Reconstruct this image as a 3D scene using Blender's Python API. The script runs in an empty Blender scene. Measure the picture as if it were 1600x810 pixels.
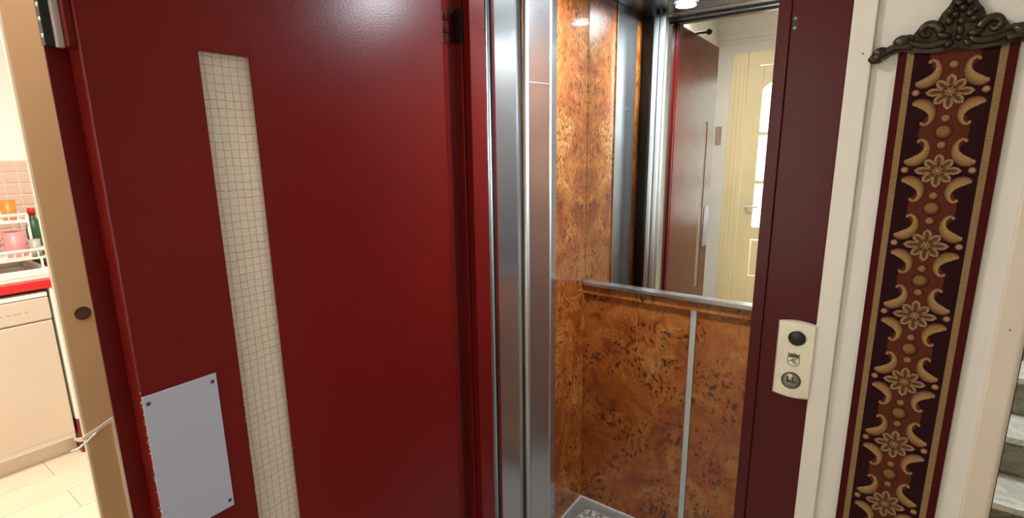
import bpy, bmesh, math, random
from mathutils import Vector, Matrix
random.seed(7)
sc = bpy.context.scene
PI = math.pi

# ------------------------------------------------------------------ camera, world, lights, exposure
# X runs right along the elevator wall, Y runs into the elevator, Z up; the camera stands at the origin at eye level
yaw, pitch, roll = math.radians(35.5194), math.radians(11.9215), math.radians(0.70253)
F_PX = 797.7626
fw = Vector((-math.sin(yaw) * math.cos(pitch), math.cos(yaw) * math.cos(pitch), -math.sin(pitch)))
rt = Vector((math.cos(yaw), math.sin(yaw), 0))
dn = fw.cross(rt)
r2 = math.cos(roll) * rt + math.sin(roll) * dn
d2 = -math.sin(roll) * rt + math.cos(roll) * dn
cam_d = bpy.data.cameras.new('camera')
cam = bpy.data.objects.new('camera', cam_d)
sc.collection.objects.link(cam)
m = Matrix.Identity(4)
for i in range(3):
    m[i][0] = r2[i]; m[i][1] = -d2[i]; m[i][2] = -fw[i]
m[0][3], m[1][3], m[2][3] = 0, 0, 1.5
cam.matrix_world = m
cam_d.sensor_fit = 'HORIZONTAL'; cam_d.sensor_width = 36
cam_d.lens = F_PX / 1600 * 36
cam_d.clip_start = 0.02
sc.camera = cam

w = bpy.data.worlds.new('world'); sc.world = w
w.use_nodes = True
w.node_tree.nodes['Background'].inputs[0].default_value = (1, .93, .85, 1)
w.node_tree.nodes['Background'].inputs[1].default_value = 0.15

sc.view_settings.view_transform = 'Standard'
sc.view_settings.look = 'None'
sc.view_settings.gamma = 1
sc.view_settings.use_curve_mapping = False
sc.view_settings.exposure = 0.0
sc.cycles.use_denoising = True
sc.cycles.max_bounces = 12
sc.cycles.glossy_bounces = 8
sc.cycles.transmission_bounces = 8
sc.cycles.sample_clamp_indirect = 6
sc.cycles.caustics_reflective = False
sc.cycles.caustics_refractive = False


def area(name, loc, target, size, power, col, shape='DISK', sy=None, spread=180):
    l = bpy.data.lights.new(name, 'AREA')
    l.shape = shape; l.size = size
    if sy: l.size_y = sy
    l.energy = power; l.color = col; l.spread = math.radians(spread)
    o = bpy.data.objects.new(name, l); sc.collection.objects.link(o)
    o.location = loc
    o.rotation_euler = (Vector(target) - Vector(loc)).to_track_quat('-Z', 'Y').to_euler()
    return o


area('hall_light', (-1.085, 0.08, 2.395), (-1.085, 0.08, 0), 0.20, 17, (1, .95, .90))
area('hall_light', (0.9, -0.60, 2.395), (0.9, -0.60, 0), 0.22, .7, (1, .96, .92))  # added dim fill, no second lamp is known in the hall
area('stair_fill_light', (1.2, 2.9, 2.40), (1.2, 2.9, 0), 0.3, 22, (1, .97, .93))  # added light from no known lamp, brightens the stair treads
area('kitchen_light', (-2.3, 0.2, 2.42), (-2.4, 0.2, 0), 0.7, 54, (1, .90, .78))
area('cabin_light', (-0.69, 1.42, 2.050), (-0.69, 1.42, 0), 0.075, 9.5, (.88, .94, 1), spread=180)
area('cabin_light', (-0.16, 1.34, 2.050), (-0.16, 1.34, 0), 0.075, 17.5, (.86, .93, 1), spread=180)
area('daylight_behind_glazed_door', (-0.52, -1.62, 1.5), (-0.52, -1.0, 1.5), 0.9, 30, (1, .98, .95), 'RECTANGLE', 1.7)

# ------------------------------------------------------------------ materials


def lin(r, g, b):
    f = lambda c: (c / 255 / 12.92) if c / 255 <= .04045 else ((c / 255 + .055) / 1.055) ** 2.4
    return (f(r), f(g), f(b), 1)


class NT:
    def __init__(s, name):
        s.m = bpy.data.materials.new(name); s.m.use_nodes = True
        s.t = s.m.node_tree; s.b = s.t.nodes['Principled BSDF']

    def n(s, typ, ins=None, **kw):
        nd = s.t.nodes.new(typ)
        for k, v in kw.items(): setattr(nd, k, v)
        for k, v in (ins or {}).items():
            if isinstance(v, tuple) and len(v) == 2 and hasattr(v[0], 'outputs'):
                s.t.links.new(v[0].outputs[v[1]], nd.inputs[k])
            else: nd.inputs[k].default_value = v
        return nd

    def link(s, a, ao, b, bi): s.t.links.new(a.outputs[ao], b.inputs[bi])

    def ramp(s, src, so, stops, interp='LINEAR'):
        r = s.t.nodes.new('ShaderNodeValToRGB'); r.color_ramp.interpolation = interp
        e = r.color_ramp.elements
        while len(e) < len(stops): e.new(.5)
        for x, (p, c) in zip(e, stops):
            x.position = p
            x.color = c if isinstance(c, tuple) else (c, c, c, 1)
        s.t.links.new(src.outputs[so], r.inputs[0])
        return r

    def coords(s, scale=(1, 1, 1)):
        c = s.n('ShaderNodeTexCoord')
        return s.n('ShaderNodeMapping', {'Vector': (c, 'Object'), 'Scale': scale})

    def mix(s, a, b, fac, mode='MIX'):
        x = s.t.nodes.new('ShaderNodeMix'); x.data_type = 'RGBA'; x.blend_type = mode
        for i, v in ((6, a), (7, b), (0, fac)):
            if isinstance(v, tuple) and hasattr(v[0], 'outputs'): s.t.links.new(v[0].outputs[v[1]], x.inputs[i])
            else: x.inputs[i].default_value = v
        return x

    def bump(s, src, so, strength=.2, dist=.001):
        b = s.n('ShaderNodeBump', {'Strength': strength, 'Distance': dist, 'Height': (src, so)})
        s.link(b, 'Normal', s.b, 'Normal')


def simple(name, col, rough=.5, metal=0, var=.06, scale=6, bump=0, bscale=120, coat=0, spec=.5):
    t = NT(name); b = t.b
    b.inputs['Roughness'].default_value = rough; b.inputs['Metallic'].default_value = metal
    b.inputs['Coat Weight'].default_value = coat
    b.inputs['Specular IOR Level'].default_value = spec
    mp = t.coords()
    nz = t.n('ShaderNodeTexNoise', {'Vector': (mp, 0), 'Scale': scale, 'Detail': 4})
    c2 = tuple(c * (1 - var * 2) for c in col[:3]) + (1,)
    c1 = tuple(min(1, c * (1 + var)) for c in col[:3]) + (1,)
    r = t.ramp(nz, 0, [(.3, c2), (.7, c1)])
    t.link(r, 0, b, 'Base Color')
    if bump:
        bz = t.n('ShaderNodeTexNoise', {'Vector': (mp, 0), 'Scale': bscale, 'Detail': 3})
        t.bump(bz, 0, bump, .002)
    return t.m


def burgundy(name, c):
    t = NT(name); b = t.b
    mp = t.coords()
    nz = t.n('ShaderNodeTexNoise', {'Vector': (mp, 0), 'Scale': 3, 'Detail': 4})
    r = t.ramp(nz, 0, [(.3, tuple(x * .9 for x in c) + (1,)), (.7, tuple(x * 1.08 for x in c) + (1,))])
    t.link(r, 0, b, 'Base Color')
    b.inputs['Specular IOR Level'].default_value = .20
    b.inputs['Roughness'].default_value = .27
    bz = t.n('ShaderNodeTexNoise', {'Vector': (mp, 0), 'Scale': 260, 'Detail': 2})
    t.bump(bz, 0, .16, .001)
    return t.m


def burl(name, k=1.0, fib=.75, dark=1.0):
    t = NT(name); b = t.b
    mp = t.coords((k, k, k))
    warp = t.n('ShaderNodeTexNoise', {'Vector': (mp, 0), 'Scale': 7, 'Detail': 3})
    wv = t.n('ShaderNodeVectorMath', {0: (warp, 'Color'), 1: (.5, .5, .5)}, operation='SUBTRACT')
    ws = t.n('ShaderNodeVectorMath', {0: (wv, 0), 'Scale': .16}, operation='SCALE')
    p = t.n('ShaderNodeVectorMath', {0: (mp, 0), 1: (ws, 0)}, operation='ADD')
    big = t.n('ShaderNodeTexNoise', {'Vector': (p, 0), 'Scale': 6, 'Detail': 5, 'Distortion': 1.2})
    base = t.ramp(big, 0, [(.30, lin(150, 74, 24)), (.45, lin(196, 112, 44)), (.58, lin(218, 138, 62)), (.70, lin(234, 166, 92))])
    # swirling grain
    gr = t.n('ShaderNodeTexNoise', {'Vector': (p, 0), 'Scale': 18, 'Detail': 7, 'Roughness': .68, 'Distortion': 3.2})
    c1 = t.mix((base, 0), lin(128, 56, 16), (t.ramp(gr, 0, [(.36, fib + .05), (.50, 0.0)]), 0))
    # fine fibre
    sq = t.n('ShaderNodeMapping', {'Vector': (p, 0), 'Scale': (1, 1, .35)})
    fi = t.n('ShaderNodeTexNoise', {'Vector': (sq, 0), 'Scale': 110, 'Detail': 3, 'Distortion': .8})
    c2 = t.mix((c1, 2), lin(140, 70, 24), (t.ramp(fi, 0, [(.38, fib), (.52, 0.0)]), 0))
    # dark eyes in clusters, two sizes
    sv = t.n('ShaderNodeMapping', {'Vector': (p, 0), 'Scale': (1, 1, .58)})
    cl = t.n('ShaderNodeTexNoise', {'Vector': (p, 0), 'Scale': 9, 'Detail': 2})
    clr = t.ramp(cl, 0, [(.43, 0.0), (.54, 1.0)])
    last = c2
    for sc_v, lo, hi, amt in ((95, .22, .50, .85), (44, .12, .40, .90)):
        vo = t.n('ShaderNodeTexVoronoi', {'Vector': (sv, 0), 'Scale': sc_v, 'Randomness': 1})
        eye = t.ramp(vo, 'Distance', [(lo, 1.0), (hi, 0.0)])
        vm = t.ramp(vo, 'Color', [(.35, 0.0), (.42, 1.0)])
        e1 = t.n('ShaderNodeMath', {0: (eye, 0), 1: (clr, 0)}, operation='MULTIPLY')
        e2 = t.n('ShaderNodeMath', {0: (e1, 0), 1: (vm, 0)}, operation='MULTIPLY')
        e3 = t.n('ShaderNodeMath', {0: (e2, 0), 1: amt}, operation='MULTIPLY')
        last = t.mix((last, 2), lin(70, 26, 8), (e3, 0))
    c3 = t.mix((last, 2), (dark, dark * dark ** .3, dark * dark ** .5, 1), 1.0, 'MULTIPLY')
    t.link(c3, 2, b, 'Base Color')
    b.inputs['Roughness'].default_value = .30
    b.inputs['Coat Weight'].default_value = .6
    b.inputs['Coat Roughness'].default_value = .07
    return t.m


def steel(name, col=(.55, .56, .565, 1), rough=.19, axis='z', aniso=.5):
    t = NT(name); b = t.b
    s = (420, 420, 3) if axis == 'z' else (3, 420, 420)
    mp = t.coords(s)
    nz = t.n('ShaderNodeTexNoise', {'Vector': (mp, 0), 'Scale': 1, 'Detail': 3})
    r = t.ramp(nz, 0, [(.3, tuple(c * .95 for c in col[:3]) + (1,)), (.7, col)])
    t.link(r, 0, b, 'Base Color')
    b.inputs['Metallic'].default_value = .9
    b.inputs['Roughness'].default_value = rough
    return t.m


def vcol(name, rough=.9, weave=True):
    t = NT(name); b = t.b
    at = t.n('ShaderNodeVertexColor', layer_name='dye')
    mp = t.coords()
    nz = t.n('ShaderNodeTexNoise', {'Vector': (mp, 0), 'Scale': 420, 'Detail': 2})
    k = t.ramp(nz, 0, [(.3, .72), (.7, 1.15)])
    mx = t.mix((at, 0), (k, 0), 1.0, 'MULTIPLY')
    t.link(mx, 2, b, 'Base Color')
    b.inputs['Roughness'].default_value = rough
    b.inputs['Specular IOR Level'].default_value = .15
    t.bump(nz, 0, .5, .001)
    return t.m


def glass_rolled():
    t = NT('rolled_wired_glass'); b = t.b
    mp = t.coords()
    nz = t.n('ShaderNodeTexNoise', {'Vector': (mp, 0), 'Scale': 130, 'Detail': 2, 'Distortion': .5})
    r = t.ramp(nz, 0, [(.3, lin(234, 225, 206)), (.7, lin(252, 248, 238))])
    b.inputs['Roughness'].default_value = .16
    b.inputs['Coat Weight'].default_value = .3
    t.link(r, 0, b, 'Base Color')
    tr = t.n('ShaderNodeBsdfTranslucent', {'Color': (1, .96, .86, 1)})
    mx = t.n('ShaderNodeMixShader', {0: .6, 1: (b, 0), 2: (tr, 0)})
    t.link(mx, 0, t.t.nodes['Material Output'], 'Surface')
    t.bump(nz, 0, .45, .003)
    return t.m


def frosted_pane():
    t = NT('frosted_pane')
    out = t.t.nodes['Material Output']
    tr = t.n('ShaderNodeBsdfTranslucent', {'Color': (.96, 1, .97, 1)})
    gl = t.n('ShaderNodeBsdfGlossy', {'Color': (.9, .9, .9, 1), 'Roughness': .15})
    mp = t.coords()
    nz = t.n('ShaderNodeTexNoise', {'Vector': (mp, 0), 'Scale': 90, 'Detail': 2})
    r = t.ramp(nz, 0, [(.3, .03), (.7, .08)])
    mx = t.n('ShaderNodeMixShader', {0: (r, 0), 1: (tr, 0), 2: (gl, 0)})
    t.link(mx, 0, out, 'Surface')
    return t.m


def emit(name, col, s):
    t = NT(name)
    t.b.inputs['Base Color'].default_value = (0.8, .8, .8, 1)
    t.b.inputs['Emission Color'].default_value = col
    t.b.inputs['Emission Strength'].default_value = s
    return t.m


def speckle(name, a, b_, c):
    t = NT(name)
    mp = t.coords()
    vo = t.n('ShaderNodeTexVoronoi', {'Vector': (mp, 0), 'Scale': 170})
    r = t.ramp(vo, 'Color', [(.0, a), (.45, b_), (.8, c)], 'CONSTANT')
    t.link(r, 0, t.b, 'Base Color')
    t.b.inputs['Roughness'].default_value = .45
    return t.m


def marble(name, c1, c2):
    t = NT(name)
    mp = t.coords()
    nz = t.n('ShaderNodeTexNoise', {'Vector': (mp, 0), 'Scale': 5, 'Detail': 8, 'Distortion': 2.5})
    r = t.ramp(nz, 0, [(.3, c2), (.48, c1), (.52, c2), (.7, c1)])
    t.link(r, 0, t.b, 'Base Color')
    t.b.inputs['Roughness'].default_value = .2
    return t.m


M = dict(
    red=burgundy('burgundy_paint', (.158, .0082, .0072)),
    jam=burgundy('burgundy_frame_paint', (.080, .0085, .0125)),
    burl=burl('burl_veneer', dark=.90),
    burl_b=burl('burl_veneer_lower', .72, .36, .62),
    steel=steel('brushed_steel'),
    steel_d=steel('worn_steel', (.36, .36, .35, 1), .3),
    alu=steel('bright_aluminium', (.78, .81, .82, 1), .40),
    plate=simple('blank_plate_metal', lin(190, 194, 212), .42, .25, .03, 3),
    panel=simple('nickel_plate', lin(238, 237, 226), .30, .35, .05, 30),
    mirror=None,
    tray=simple('grey_floor_metal', lin(150, 150, 144), .35, .4),
    edge=simple('pale_edge_metal', lin(232, 230, 224), .35, .2),
    worn=simple('highlight_red_paint', lin(176, 96, 98), .28, .2, .3, 60),  # pinkish red: highlights of the hinge knuckles painted into the colour
    black=simple('black_plastic', (.008, .008, .009, 1), .3),
    dark=simple('shaft_black', (.012, .012, .013, 1), .8),
    gap=simple('dark_grey_metal', (.05, .05, .055, 1), .4, .6),
    ceil=simple('cabin_ceiling_metal', (.075, .082, .095, 1), .26, .8),
    wall=simple('white_wall_paint', lin(232, 230, 226), .6, 0, .03, 2, .08, 60),
    trim=simple('white_trim_paint', lin(236, 232, 226), .45, 0, .02, 3),
    corner=simple('beige_corner_paint', lin(228, 218, 204), .5, 0, .03, 3),
    hallceil=simple('ceiling_paint', lin(236, 228, 214), .7, 0, .02, 2),
    cream=simple('cream_gloss_paint', lin(238, 222, 180), .4, 0, .04, 3),
    casing=simple('beige_casing_paint', lin(218, 182, 136), .42, 0, .05, 3),
    casing_l=simple('pale_casing_edge', lin(246, 232, 204), .4, 0, .03, 3),
    knot=simple('brown_hole_wood', lin(86, 60, 40), .7, 0, .2, 60),
    white=simple('white_enamel', lin(240, 236, 226), .35, 0, .02, 3),
    strap=simple('white_strap', lin(244, 236, 220), .7, 0, .05, 60),
    dw=simple('champagne_steel', lin(214, 200, 184), .38, .3, .03, 2),
    redtop=simple('red_laminate', lin(206, 30, 34), .25, 0, .04, 5),
    darkred=simple('dark_red_laminate', lin(120, 24, 28), .4, 0, .04, 5),
    pink=simple('pink_plastic', lin(236, 136, 140), .4, 0, .04, 8),
    orange=simple('orange_plastic', lin(245, 126, 44), .4, 0, .04, 8),
    green=simple('dark_green_plastic', lin(30, 84, 52), .4, 0, .06, 8),
    grey=simple('grey_ceramic', lin(160, 156, 150), .4, 0, .05, 8),
    tile=simple('pinkish_wall_tile', lin(214, 188, 172), .25, 0, .07, 9),
    grout=simple('pale_grout', lin(232, 214, 198), .8),
    plank=simple('cream_floor_plank', lin(244, 228, 204), .4, 0, .05, 3),
    joint=simple('floor_joint', lin(216, 196, 168), .8),
    switch=simple('tan_switch_plastic', lin(170, 156, 136), .4),
    glass=glass_rolled(),
    wire=simple('glass_wire', lin(168, 150, 118), .45, .2),
    pane=frosted_pane(),
    lamp=emit('lamp_glow', (.90, .96, 1, 1), 10),
    hallglow=emit('hall_lamp_glow', (1, .88, .72, 1), 5),
    bronze=simple('dark_cast_bronze', lin(72, 64, 52), .34, .75, .3, 55, .35, 160),
    tap=vcol('tapestry_weave'),
    mat=speckle('speckled_cabin_floor', lin(96, 94, 88), lin(176, 172, 162), lin(226, 222, 210)),
    floor=marble('hall_floor_stone', lin(196, 186, 166), lin(164, 154, 136)),
    stair=marble('stair_marble', lin(150, 146, 126), lin(108, 106, 88)),
    nosing=marble('stair_tread_marble', lin(238, 240, 234), lin(205, 212, 206)),
    engrave=simple('engraved_grey', lin(96, 96, 84), .5, .3),
    button=simple('button_metal', lin(142, 142, 138), .3, .8, .1, 60),
    ring=simple('dark_ring_metal', lin(84, 82, 78), .35, .7),
    screw=simple('screw_metal', lin(70, 74, 88), .4, .7),
    chip=simple('chipped_paint_metal', lin(214, 206, 206), .4, .2),
)
t = NT('mirror_silver'); t.b.inputs['Metallic'].default_value = 1
t.b.inputs['Base Color'].default_value = (.90, .93, .90, 1); t.b.inputs['Roughness'].default_value = .0
M['mirror'] = t.m

# ------------------------------------------------------------------ mesh helpers


class MB:
    def __init__(s): s.v = []; s.f = []; s.c = []; s.sm = []

    def add(s, vs, fs, smooth=False, cols=None):
        o = len(s.v); s.v += [tuple(p) for p in vs]
        for f in fs: s.f.append([i + o for i in f]); s.sm.append(smooth)
        s.c += cols if cols else [(1, 1, 1, 1)] * len(vs)
        return s

    def box(s, x0, x1, y0, y1, z0, z1, b=0):
        x0, x1 = min(x0, x1), max(x0, x1); y0, y1 = min(y0, y1), max(y0, y1); z0, z1 = min(z0, z1), max(z0, z1)
        if not b:
            v = [(x, y, z) for x in (x0, x1) for y in (y0, y1) for z in (z0, z1)]
            return s.add(v, [(0, 1, 3, 2), (4, 6, 7, 5), (0, 4, 5, 1), (2, 3, 7, 6), (0, 2, 6, 4), (1, 5, 7, 3)])
        bm = bmesh.new(); bmesh.ops.create_cube(bm, size=1)
        for v in bm.verts: v.co = Vector(((x0 + x1) / 2 + v.co.x * (x1 - x0), (y0 + y1) / 2 + v.co.y * (y1 - y0), (z0 + z1) / 2 + v.co.z * (z1 - z0)))
        bmesh.ops.bevel(bm, geom=bm.edges[:], offset=b, segments=2, profile=.5, affect='EDGES')
        bm.verts.index_update()
        s.add([v.co[:] for v in bm.verts], [[v.index for v in f.verts] for f in bm.faces], False); bm.free()
        return s

    def prism(s, poly, a0, a1, axis='y', smooth=False):
        """poly is a list of (u, v); extruded along axis: y -> (u,a,v), z -> (u,v,a), x -> (a,u,v)"""
        mk = {'y': lambda p, a: (p[0], a, p[1]), 'z': lambda p, a: (p[0], p[1], a), 'x': lambda p, a: (a, p[0], p[1])}[axis]
        n = len(poly)
        s.add([mk(p, a0) for p in poly] + [mk(p, a1) for p in poly],
              [list(range(n)), list(range(2 * n - 1, n - 1, -1))], False)
        s.add([mk(p, a0) for p in poly] + [mk(p, a1) for p in poly],
              [(i, i + n, (i + 1) % n + n, (i + 1) % n) for i in range(n)], smooth)
        return s

    def cyl(s, a, b, r, n=16, r2=None, caps=True, smooth=True):
        a, b = Vector(a), Vector(b); r2 = r if r2 is None else r2
        d = (b - a).normalized(); u = d.orthogonal().normalized(); q = d.cross(u)
        ring = lambda c, rr: [c + (u * math.cos(2 * PI * i / n) + q * math.sin(2 * PI * i / n)) * rr for i in range(n)]
        s.add(ring(a, r) + ring(b, r2), [(i, (i + 1) % n, (i + 1) % n + n, i + n) for i in range(n)], smooth)
        if caps:
            s.add(ring(a, r), [list(range(n - 1, -1, -1))]); s.add(ring(b, r2), [list(range(n))])
        return s

    def tube(s, pts, rad, n=8, flat=1.0):
        """tapered tube through pts; rad float or list; flat squashes along world Y"""
        pts = [Vector(p) for p in pts]; k = len(pts)
        rad = rad if isinstance(rad, (list, tuple)) else [rad] * k
        vs = []; ref = None
        for i, p in enumerate(pts):
            d = (pts[min(i + 1, k - 1)] - pts[max(i - 1, 0)]).normalized()
            u = Vector((0, 1, 0)); u = (u - d * u.dot(d))
            u = u.normalized() if u.length > 1e-3 else d.orthogonal().normalized()
            q = d.cross(u)
            vs += [p + (u * math.cos(2 * PI * j / n) * flat + q * math.sin(2 * PI * j / n)) * rad[i] for j in range(n)]
        fs = [(i * n + j, i * n + (j + 1) % n, (i + 1) * n + (j + 1) % n, (i + 1) * n + j) for i in range(k - 1) for j in range(n)]
        fs += [list(range(n - 1, -1, -1)), [(k - 1) * n + j for j in range(n)]]
        return s.add(vs, fs, True)

    def ell(s, c, r, rot=0, nu=10, nv=6):
        """ellipsoid, rot turns it in the XZ plane"""
        vs = []; cs, sn = math.cos(rot), math.sin(rot)
        for i in range(nv + 1):
            th = PI * i / nv
            for j in range(nu):
                ph = 2 * PI * j / nu
                x, y, z = r[0] * math.sin(th) * math.cos(ph), r[1] * math.sin(th) * math.sin(ph), r[2] * math.cos(th)
                vs.append((c[0] + x * cs - z * sn, c[1] + y, c[2] + x * sn + z * cs))
        fs = [(i * nu + j, i * nu + (j + 1) % nu, (i + 1) * nu + (j + 1) % nu, (i + 1) * nu + j) for i in range(nv) for j in range(nu)]
        return s.add(vs, fs, True)

    def lathe(s, prof, c, n=20, axis='z'):
        """prof list of (r, h)"""
        vs = []
        for r, h in prof:
            for j in range(n):
                a = 2 * PI * j / n; p = (r * math.cos(a), r * math.sin(a), h)
                if axis == 'y': p = (p[0], p[2], p[1])
                if axis == 'x': p = (p[2], p[0], p[1])
                vs.append((c[0] + p[0], c[1] + p[1], c[2] + p[2]))
        k = len(prof)
        return s.add(vs, [(i * n + j, i * n + (j + 1) % n, (i + 1) * n + (j + 1) % n, (i + 1) * n + j) for i in range(k - 1) for j in range(n)], True)

    def stroke(s, pts, wd, y0, y1, closed=False):
        """strokes in the XZ plane, from y0 (front) to y1"""
        pts = list(pts) + ([pts[0]] if closed else [])
        for (x0, z0), (x1, z1) in zip(pts, pts[1:]):
            l = math.hypot(x1 - x0, z1 - z0) or 1e-9
            nx, nz = -(z1 - z0) / l * wd / 2, (x1 - x0) / l * wd / 2
            ex, ez = (x1 - x0) / l * wd / 2, (z1 - z0) / l * wd / 2
            s.prism([(x0 - ex + nx, z0 - ez + nz), (x0 - ex - nx, z0 - ez - nz), (x1 + ex - nx, z1 + ez - nz), (x1 + ex + nx, z1 + ez + nz)], y0, y1)
        return s

    def build(s, name, mat, parent=None, kind=None, label=None, cat=None, group=None):
        me = bpy.data.meshes.new(name)
        par = parent
        off = Vector((0, 0, 0))
        if par is not None:
            p = par
            while p is not None: off += p.location; p = p.parent
        me.from_pydata([(v[0] - off.x, v[1] - off.y, v[2] - off.z) for v in s.v], [], s.f)
        me.polygons.foreach_set('use_smooth', s.sm)
        if any(c != (1, 1, 1, 1) for c in s.c):
            a = me.color_attributes.new('dye', 'FLOAT_COLOR', 'POINT')
            a.data.foreach_set('color', [x for c in s.c for x in c])
        bm = bmesh.new(); bm.from_mesh(me)
        bmesh.ops.remove_doubles(bm, verts=bm.verts, dist=1e-6) if len(bm.verts) < 60000 else None
        bmesh.ops.recalc_face_normals(bm, faces=bm.faces); bm.to_mesh(me); bm.free()
        for e in me.edges: pass
        me.materials.append(mat)
        o = bpy.data.objects.new(name, me); sc.collection.objects.link(o)
        o.parent = parent
        tag(o, label, cat, group, kind)
        return o


def tag(o, label=None, cat=None, group=None, kind=None):
    if label: o['label'] = label
    if cat: o['category'] = cat
    if group: o['group'] = group
    if kind: o['kind'] = kind
    return o


def thing(name, label, cat, loc=(0, 0, 0), group=None, kind=None):
    o = bpy.data.objects.new(name, None); sc.collection.objects.link(o)
    o.location = loc; o.empty_display_size = .1
    return tag(o, label, cat, group, kind)


def box(name, mat, parent, *a, b=0, **kw): return MB().box(*a, b=b).build(name, mat, parent, **kw)


def piece(src, loc, parent):
    """copy of a piece sharing its mesh"""
    c = src.copy(); sc.collection.objects.link(c); c.parent = parent; c.location = loc
    return c


def catmull(pts, k=6):
    P = [pts[0]] + list(pts) + [pts[-1]]; out = []
    for i in range(1, len(P) - 2):
        for j in range(k):
            t_ = j / k; a, b, c, d = P[i - 1], P[i], P[i + 1], P[i + 2]
            out.append(tuple(.5 * (2 * b[q] + (c[q] - a[q]) * t_ + (2 * a[q] - 5 * b[q] + 4 * c[q] - d[q]) * t_ ** 2 + (3 * b[q] - a[q] - 3 * c[q] + d[q]) * t_ ** 3) for q in range(len(b))))
    out.append(tuple(pts[-1]))
    return out


# ------------------------------------------------------------------ the setting: hall, kitchen, stairwell
HC = 2.52
S = 'structure'
# hall floor of stone tiles
fl = box('floor', M['joint'], None, -1.25, 2.4, -1.2, 4.2, -.06, -.004, kind=S)
tile0 = box('tile', M['floor'], fl, .0, .396, .0, .396, -.005, .002, b=.0015)
tile0.location = (-1.2, -1.1, 0)
for i in range(9):
    for j in range(9):
        x, y = -1.2 + .4 * i, -1.1 + .4 * j
        if (i, j) == (0, 0) or (y > .65 and x < .1): continue
        piece(tile0, (x, y, 0), fl)
box('ceiling', M['hallceil'], None, -1.25, 2.4, -1.2, 4.2, HC, HC + .08, kind=S)
# elevator wall: parts left of, above and right of the landing frame
box('wall_front_left', M['wall'], None, -1.2, -.945, 1.0, 1.07, 0, HC, kind=S)
box('wall_front_upper', M['wall'], None, -.945, -.06, 1.0, 1.07, 2.20, HC, kind=S)
box('wall_front_right', M['wall'], None, -.06, .20, 1.0, 1.07, 0, HC, kind=S)
# shaft side wall towards the stairs
box('wall_stair', M['corner'], None, .14, .20, 1.07, 4.0, 0, HC, kind=S)
box('wall_far', M['wall'], None, -1.25, 2.4, 4.0, 4.08, 0, HC, kind=S)
box('wall_right', M['wall'], None, 2.3, 2.38, -1.2, 4.0, 0, HC, kind=S)
# white board beside the elevator frame, beige corner board
box('trim_1', M['trim'], None, -.0605, -.029, .991, 1.0, 0, HC, b=.002, kind=S)
t2 = MB()
t2.prism([(.165, 1.0), (.165, .9955), (.168, .994)] + [(.190 + .010 * math.sin(a), 1.004 - .010 * math.cos(a)) for a in [i * PI / 12 for i in range(7)]] + [(.200, 1.0)], 0, HC, 'z')
t2.build('trim_2', M['corner'], None, kind=S)
# nail heads in the boards
nail = MB().cyl((-.041, .9915, 1.640), (-.041, .990, 1.640), .0013, 10).build('nail_head', M['knot'], None, label='small dark nail head in the white board left of the tapestry top', cat='nail')
MB().cyl((.180, .9945, 1.2365), (.180, .9925, 1.2365), .0011, 10).build('nail_head', M['knot'], None, label='tiny dark nail head low in the beige corner board right of the tapestry', cat='nail')

# left wall with the kitchen doorway (opening Y -0.62 .. 0.24)
XL = -1.20
wl = thing('wall_left', None, None, (XL, 0, 0), kind=S)
box('section', M['wall'], wl, XL - .055, XL, .30, 1.07, 0, HC)
box('section', M['wall'], wl, XL - .055, XL, -1.2, -.68, 0, HC)
box('section', M['wall'], wl, XL - .055, XL, -.68, .30, 2.055, HC)
# kitchen doorway casing
dc = thing('door_2', None, None, (XL, .27, 0), kind=S)
cs = MB().box(XL - .001, XL + .012, .2490, .312, 0, 2.10, .001).build('casing', M['casing'], dc)
MB().cyl((XL + .011, .2785, 1.2125), (XL + .0128, .2785, 1.2125), .0128, 20).build('plug', M['knot'], cs)
box('lining', M['casing_l'], dc, XL - .004, XL + .006, .2460, .2490, 0, 2.06)
box('edge_bead', M['casing_l'], dc, XL + .006, XL + .0120, .2455, .2490, 0, 2.08)
box('sealing_strip', M['strap'], dc, XL + .012, XL + .0145, .2905, .2935, 0, .985)
box('sealing_strip', M['strap'], dc, XL + .012, XL + .0138, .2962, .2985, 0, .985)
box('casing', M['casing'], dc, XL - .001, XL + .012, -.70, -.62, 0, 2.10)
box('lining', M['casing_l'], dc, XL - .062, XL + .006, -.628, -.620, 0, 2.06)
box('casing', M['casing'], dc, XL - .001, XL + .012, -.62, .2415, 2.045, 2.10)
# strap tied round the casing
sp = MB()
pts = [(XL + .0165, .300, .990), (XL + .017, .283, .985), (XL + .018, .266, .978), (XL + .017, .248, .972), (XL + .016, .2405, .9685), (XL + .010, .2365, .967), (XL - .004, .2330, .966)]
for a, b in zip(pts, pts[1:]):
    sp.add([a, b, (b[0] + .0015, b[1], b[2]), (a[0] + .0015, a[1], a[2])] + [(p[0], p[1], p[2] + .0075) for p in (a, b, (b[0] + .0015, b[1], b[2]), (a[0] + .0015, a[1], a[2]))],
           [(0, 1, 2, 3), (4, 7, 6, 5), (0, 4, 5, 1), (3, 2, 6, 7), (0, 3, 7, 4), (1, 5, 6, 2)])
sp.tube([(XL + .019, .262, .976), (XL + .022, .245, .966), (XL + .02, .232, .958), (XL + .012, .222, .955)], [.0018, .002, .0022, .0012], 6)
sp.build('strap', M['strap'], None, label='white strap tied round the beige kitchen door casing', cat='strap')

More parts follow.
